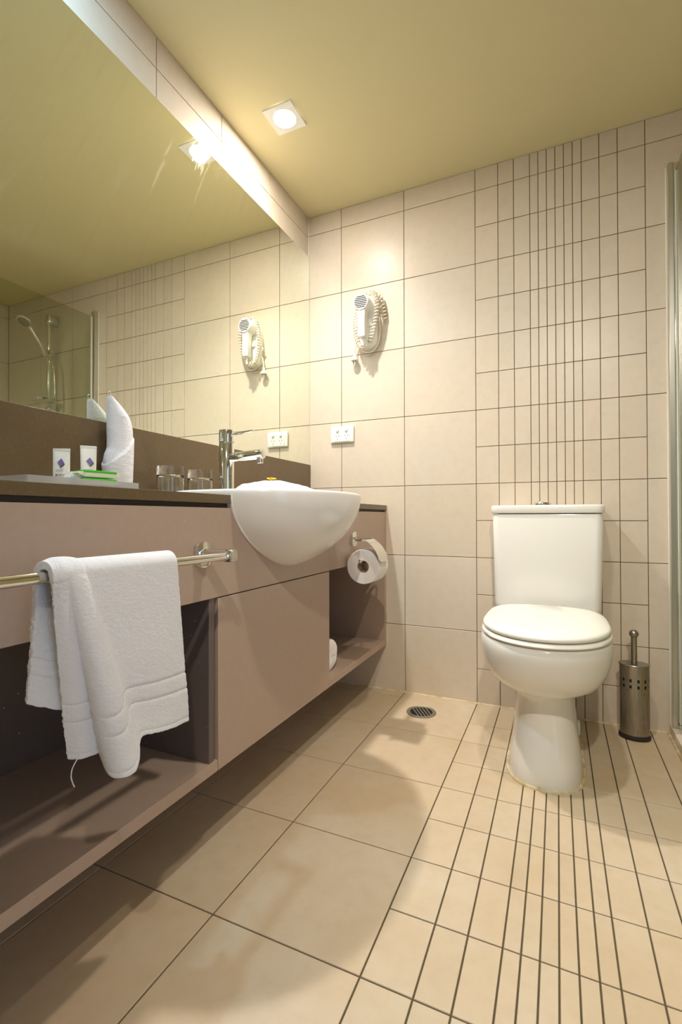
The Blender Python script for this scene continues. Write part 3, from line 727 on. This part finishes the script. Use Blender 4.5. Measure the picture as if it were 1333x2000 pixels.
sil = egg(TC, .106, -.564, YBK-0.0, 0.0, e=2.7, ym=-.564+0.17)
part('base_sealant', tube([p for p in sil if p.y < -0.03 or True]+[sil[0]], 0.0065, 8), SILIC, toi)

# ------------------------------------------------------------------ toilet brush in its holder
BX, BYY = 1.3115, -0.088
brs = thing('toilet_brush_holder', 'oval brushed steel toilet brush holder with black base beside the toilet', 'toilet brush', (BX, BYY, 0.0))
sxx, syy = 1.0, 0.78
part('base_ring', lathe((BX, BYY, 0.0005), [(0.046, 0), (0.0485, 0.003), (0.0485, 0.010), (0.0455, 0.016)], 48, sx=sxx, sy=syy), RUBBER, brs)
def holed():
    b = bmesh.new(); n = 120; zz = [0.014, 0.06, 0.11, 0.165, 0.1755, 0.186, 0.196, 0.2065, 0.215, 0.248, 0.251]
    V = [[b.verts.new((BX+0.0445*sxx*math.cos(2*PI*i/n), BYY+0.0445*syy*math.sin(2*PI*i/n), z)) for i in range(n)] for z in zz]
    for k in range(len(zz)-1):
        for i in range(n):
            if k in (4, 6) and i % 10 in (2, 3, 4): continue
            b.faces.new((V[k][i], V[k][(i+1) % n], V[k+1][(i+1) % n], V[k+1][i]))
    return b
part('canister', holed(), STEEL, brs)
part('liner', lathe((BX, BYY, 0.012), [(0.0425, 0), (0.0425, 0.236)], 48, sx=sxx, sy=syy), DARK, brs)
part('top_plate', lathe((BX, BYY, 0.249), [(0.0440, 0), (0.0470, 0.001), (0.0475, 0.0025), (0.0465, 0.004), (0.044, 0.0035), (0.040, 0.003), (0.012, 0.0035)], 48, sx=sxx, sy=syy), STEEL, brs)
hd = part('handle', cyl((BX, BYY, 0.252), (BX, BYY, 0.348), 0.0095, n=24), STEEL, brs)
part('handle_ball', sphere((BX, BYY, 0.354), 0.0145, 24, 16), STEEL, hd, 60)

# ------------------------------------------------------------------ floor drain
DX, DY = 0.5895, -0.181
dr = thing('floor_drain', 'round grey metal floor drain with slots near the back wall', 'drain', (DX, DY, 0.0))
part('frame_ring', lathe((DX, DY, 0.0003), [(0.0570, 0), (0.0565, 0.0025), (0.0535, 0.003), (0.0525, 0.0022), (0.0525, 0.0004)], 48, cap0=False, cap1=False), GREY, dr)
part('sump', lathe((DX, DY, 0.0002), [(0.0524, 0), (0.0522, 0.0004)], 48), DARK, dr)  # thin black disc, its colour stands for the dark depth below the grate
gt = part('grate', lathe((DX, DY, 0.0012), [(0.0520, 0), (0.0518, 0.0014), (0.0430, 0.0014), (0.0428, 0)], 48, cap0=False, cap1=False), GREY, dr)
R = Matrix.Translation((DX, DY, 0)) @ Matrix.Rotation(0.57, 4, 'Z')
for k in range(-3, 4):
    o_ = k*0.0125+0.0; hl = math.sqrt(max(0, 0.0433**2-o_**2))
    if abs(k) == 3: continue
    for q in (-1,):
        b = box(o_+0.0002, o_+0.0050, -hl, hl, 0.0012, 0.0026); b.transform(R); part('grate_bar', b, GREY, gt, None)

# ------------------------------------------------------------------ double power point
gp = thing('power_point', 'white double power point on the back wall above the worktop', 'power point', (0.178, 0, 1.133))
part('plate', box(0.1205, 0.2355, -0.0125, -0.0002, 1.097, 1.172, 0.004, 3), PLASTIC, gp)
part('face', box(0.138, 0.218, -0.0140, -0.012, 1.1025, 1.1665, 0.001, 1), PLASTIC, gp)
for cx in (0.157, 0.201):
    part('switch', cyl((cx, -0.0135, 1.153), (cx, -0.0195, 1.1540), 0.0075, 0.0065, 20, bev=0.001), PLASTIC, gp)
    for dx, dz, a in ((-0.0068, 1.1275, 0.5), (0.0068, 1.1275, -0.5), (0, 1.1135, 0)):
        b = box(-0.0009, 0.0009, -0.0003, 0.0003, -0.0038, 0.0038); b.transform(Matrix.Translation((cx+dx, -0.0141, dz)) @ Matrix.Rotation(-a, 4, 'Y') ); part('socket_slot', b, DARK, gp, None)

# ------------------------------------------------------------------ hair dryer
HX = 0.312
hdry = thing('hair_dryer', 'white wall mounted hair dryer with coiled cord on the tiled back wall', 'hair dryer', (HX, 0, 1.62))
def oval(w, z0, z1, y, k=0.0):
    P = []
    for i in range(40):
        t = 2*PI*i/40; c, s = math.cos(t), math.sin(t); r = w/2-k
        P.append(Vector((HX+r*c, y, ((z1-w/2) if s >= 0 else (z0+w/2*0.8))+(r if s >= 0 else r*0.8)*s)))
    return P
part('wall_base', loft([oval(0.088, 1.500, 1.735, -0.0003), oval(0.088, 1.500, 1.735, -0.030), oval(0.088, 1.500, 1.735, -0.040, 0.004), oval(0.088, 1.500, 1.735, -0.044, 0.012)]), PLASTIC, hdry, 45)
part('cradle', box(HX-0.030, HX+0.030, -0.056, -0.040, 1.592, 1.625, 0.004, 2), PLASTIC, hdry)
HZc = 1.683
hh = part('handset_head', lathe((HX-0.004, -0.042, HZc), [(0.036, 0), (0.0375, 0.004), (0.0375, 0.050), (0.0355, 0.058), (0.033, 0.061), (0.031, 0.0605)], 40, axis=(0, -1, 0)), PLASTIC, hdry, 45)
for k in range(7):
    z = HZc+(k-3)*0.0075; hl = math.sqrt(0.029**2-(z-HZc)**2)
    part('grille_slot', box(HX-0.004-hl, HX-0.004+hl, -0.1034, -0.1024, z-0.0019, z+0.0019), DARK, hh, None)
part('handset_handle', loft([rrect(HX-0.004-0.018, HX-0.004+0.018, -0.098, -0.058, 1.66, 0.004, 0.004), rrect(HX-0.004-0.0155, HX-0.004+0.0155, -0.098, -0.062, 1.60, 0.004, 0.004), rrect(HX-0.004-0.0165, HX-0.004+0.0165, -0.098, -0.064, 1.537, 0.004, 0.004), rrect(HX-0.004-0.0145, HX-0.004+0.0145, -0.096, -0.066, 1.5345, 0.004, 0.004)]), PLASTIC, hdry, 45)
part('cord_collar', cyl((HX-0.004, -0.080, 1.536), (HX-0.003, -0.078, 1.500), 0.0065, 0.0045, 14), PLASTIC, hdry)
def coil(path, R, r, pitch):
    pts = spline(path, 12); L = 0; out = []; ph_ = 0
    P = [pts[0]]
    tot = sum((pts[i+1]-pts[i]).length for i in range(len(pts)-1)); N = int(tot/pitch*14); acc = [0]
    for i in range(len(pts)-1): acc.append(acc[-1]+(pts[i+1]-pts[i]).length)
    j = 0; u = None
    for k in range(N+1):
        d = tot*k/N
        while j < len(pts)-2 and acc[j+1] < d: j += 1
        f = (d-acc[j])/max(1e-9, acc[j+1]-acc[j]); c = pts[j].lerp(pts[j+1], f); t = (pts[j+1]-pts[j]).normalized()
        if u is None: u, v = frame(t)
        else: u = (u-t*u.dot(t)).normalized(); v = t.cross(u)
        a = 2*PI*d/pitch; out.append(c+u*R*math.cos(a)+v*R*math.sin(a))
    return tube(out, r, 6)
part('coiled_cord', coil([(HX-0.003, -0.076, 1.500), (HX-0.028, -0.055, 1.512), (HX-0.046, -0.050, 1.560), (HX-0.050, -0.045, 1.630), (HX-0.030, -0.035, 1.715), (HX+0.010, -0.028, 1.750), (HX+0.042, -0.045, 1.725), (HX+0.054, -0.055, 1.67), (HX+0.044, -0.055, 1.60), (HX+0.026, -0.050, 1.545), (HX+0.010, -0.050, 1.518)], 0.0085, 0.0032, 0.0138), CORD, hdry, 60)
part('coiled_cord', coil([(HX+0.020, -0.018, 1.748), (HX+0.055, -0.018, 1.725), (HX+0.068, -0.016, 1.68), (HX+0.074, -0.012, 1.625)], 0.0085, 0.0032, 0.0150), CORD, hdry, 60)
part('power_cord', tube(spline([(HX+0.050, -0.012, 1.64), (HX+0.052, -0.014, 1.58), (HX+0.046, -0.018, 1.525), (HX+0.020, -0.022, 1.490), (HX-0.020, -0.024, 1.494), (HX-0.044, -0.024, 1.530), (HX-0.056, -0.024, 1.540), (HX-0.062, -0.024, 1.515), (HX-0.064, -0.024, 1.490)]), 0.0032, 8), CORD, hdry, 60)
part('power_cord', tube(spline([(HX+0.012, -0.046, 1.522), (HX+0.022, -0.050, 1.512), (HX+0.006, -0.050, 1.506), (HX-0.008, -0.046, 1.512)]), 0.003, 8), CORD, hdry, 60)
pl = part('plug', lathe((HX-0.0645, -0.024, 1.492), [(0.004, 0), (0.006, -0.004), (0.008, -0.016), (0.0165, -0.026), (0.0175, -0.030), (0.0165, -0.033)], 24), CORD, hdry, 50)
for dx in (-0.006, 0.006):
    part('plug_pin', box(HX-0.0645+dx-0.003, HX-0.0645+dx+0.003, -0.025, -0.023, 1.4435, 1.4595), GREY, pl, None)
b = prism([(HX-0.068, 1.585), (HX-0.040, 1.612), (HX-0.030, 1.585), (HX-0.046, 1.548)], 'y', -0.031, -0.0302); part('paper_tag', b, PAPER, hdry, None)

# ------------------------------------------------------------------ shower: screen, hand shower, rail
SX = 1.4555
scr = thing('shower_screen', 'frameless glass shower screen with a metal wall channel beside the toilet', 'shower screen', (SX, -0.45, 0.03))
part('hob', box(1.428, 1.492, -1.25, -0.0005, 0.0005, 0.030, 0.001, 1), WALLTILE, scr)
part('glass_panel', box(SX-0.003, SX+0.003, -1.20, -0.022, 0.046, 1.952), PANE, scr)
part('wall_channel', box(1.432, 1.447, -0.032, -0.0005, 0.031, 1.985, 0.001, 1), SATIN, scr)
part('wall_channel', box(1.4475, 1.4665, -0.026, -0.0005, 0.044, 1.985, 0.001, 1), CHROME, scr)
part('sealant_line', tube([(1.4305, -0.003, 0.03), (1.4305, -0.003, 1.985)], 0.0035, 8), WSIL, scr)
part('edge_seal', box(SX-0.0045, SX+0.0045, -0.036, -0.0265, 0.046, 1.952, 0.001, 1), PLASTIC, scr)
part('bottom_rail', box(1.446, 1.470, -1.20, -0.0335, 0.031, 0.0455, 0.001, 1), CHROME, scr)
part('end_post', box(SX-0.012, SX+0.012, -1.225, -1.2005, 0.031, 1.985, 0.001, 1), CHROME, scr)

SRX = 1.806
sh = thing('shower_set', 'chrome hand shower on a riser rail inside the shower, seen in the mirror', 'shower', (SRX, 0, 1.4))
part('riser_rail', cyl((SRX, -0.055, 1.43), (SRX, -0.055, 2.0), 0.0125, n=20), CHROME, sh)
part('wall_bracket', box(SRX-0.020, SRX+0.020, -0.070, -0.0005, 1.955, 2.015, 0.012, 3), CHROME, sh)
part('wall_bracket', box(SRX-0.018, SRX+0.018, -0.070, -0.0005, 1.405, 1.445, 0.012, 3), CHROME, sh)
part('soap_dish', lathe((SRX+0.0-0.01, -0.095, 1.462), [(0.050, 0.0), (0.060, 0.006), (0.062, 0.016), (0.058, 0.017), (0.052, 0.008)], 32, sx=1.2), CHROME, sh)
part('slider', cyl((SRX-0.034, -0.058, 1.775), (SRX+0.038, -0.066, 1.775), 0.0175, n=20, bev=0.004), CHROME, sh)
hs = part('hand_shower', tube(spline([(SRX-0.022, -0.085, 1.745), (SRX-0.032, -0.125, 1.80), (SRX-0.048, -0.18, 1.852), (SRX-0.062, -0.225, 1.888)]), lambda t: 0.0115+0.004*t, 14), CHROME, sh, 60)
hdir = Vector((-0.15, -0.45, -0.85)).normalized()
part('shower_head', lathe(Vector((SRX-0.070, -0.245, 1.905)), [(0.012, -0.010), (0.034, 0.0), (0.042, 0.010), (0.042, 0.020), (0.036, 0.024)], 32, axis=hdir), CHROME, hs)
part('nozzle_plate', lathe(Vector((SRX-0.070, -0.245, 1.905))+hdir*0.0235, [(0.033, 0), (0.030, 0.002)], 32, axis=hdir), GREY, hs)
part('shower_hose', tube(spline([(SRX-0.022, -0.085, 1.745), (SRX-0.060, -0.075, 1.70), (SRX-0.072, -0.07, 1.60), (SRX-0.076, -0.07, 1.45), (SRX-0.050, -0.07, 1.25), (SRX+0.02, -0.06, 1.05), (SRX+0.17, -0.04, 1.10)]), 0.0075, 10), CHROME, sh, 60)
mx = thing('shower_mixer', 'round chrome shower mixer on the tiled wall inside the shower', 'tap', (SRX+0.17, 0, 1.1))
part('mixer_plate', cyl((SRX+0.17, -0.0005, 1.10), (SRX+0.17, -0.010, 1.10), 0.062, n=32, bev=0.002), CHROME, mx)
part('mixer_body', cyl((SRX+0.17, -0.0105, 1.10), (SRX+0.17, -0.055, 1.10), 0.024, n=24, bev=0.003), CHROME, mx)
part('mixer_lever', cyl((SRX+0.17, -0.048, 1.10), (SRX+0.17, -0.075, 1.02), 0.006, n=12), CHROME, mx)
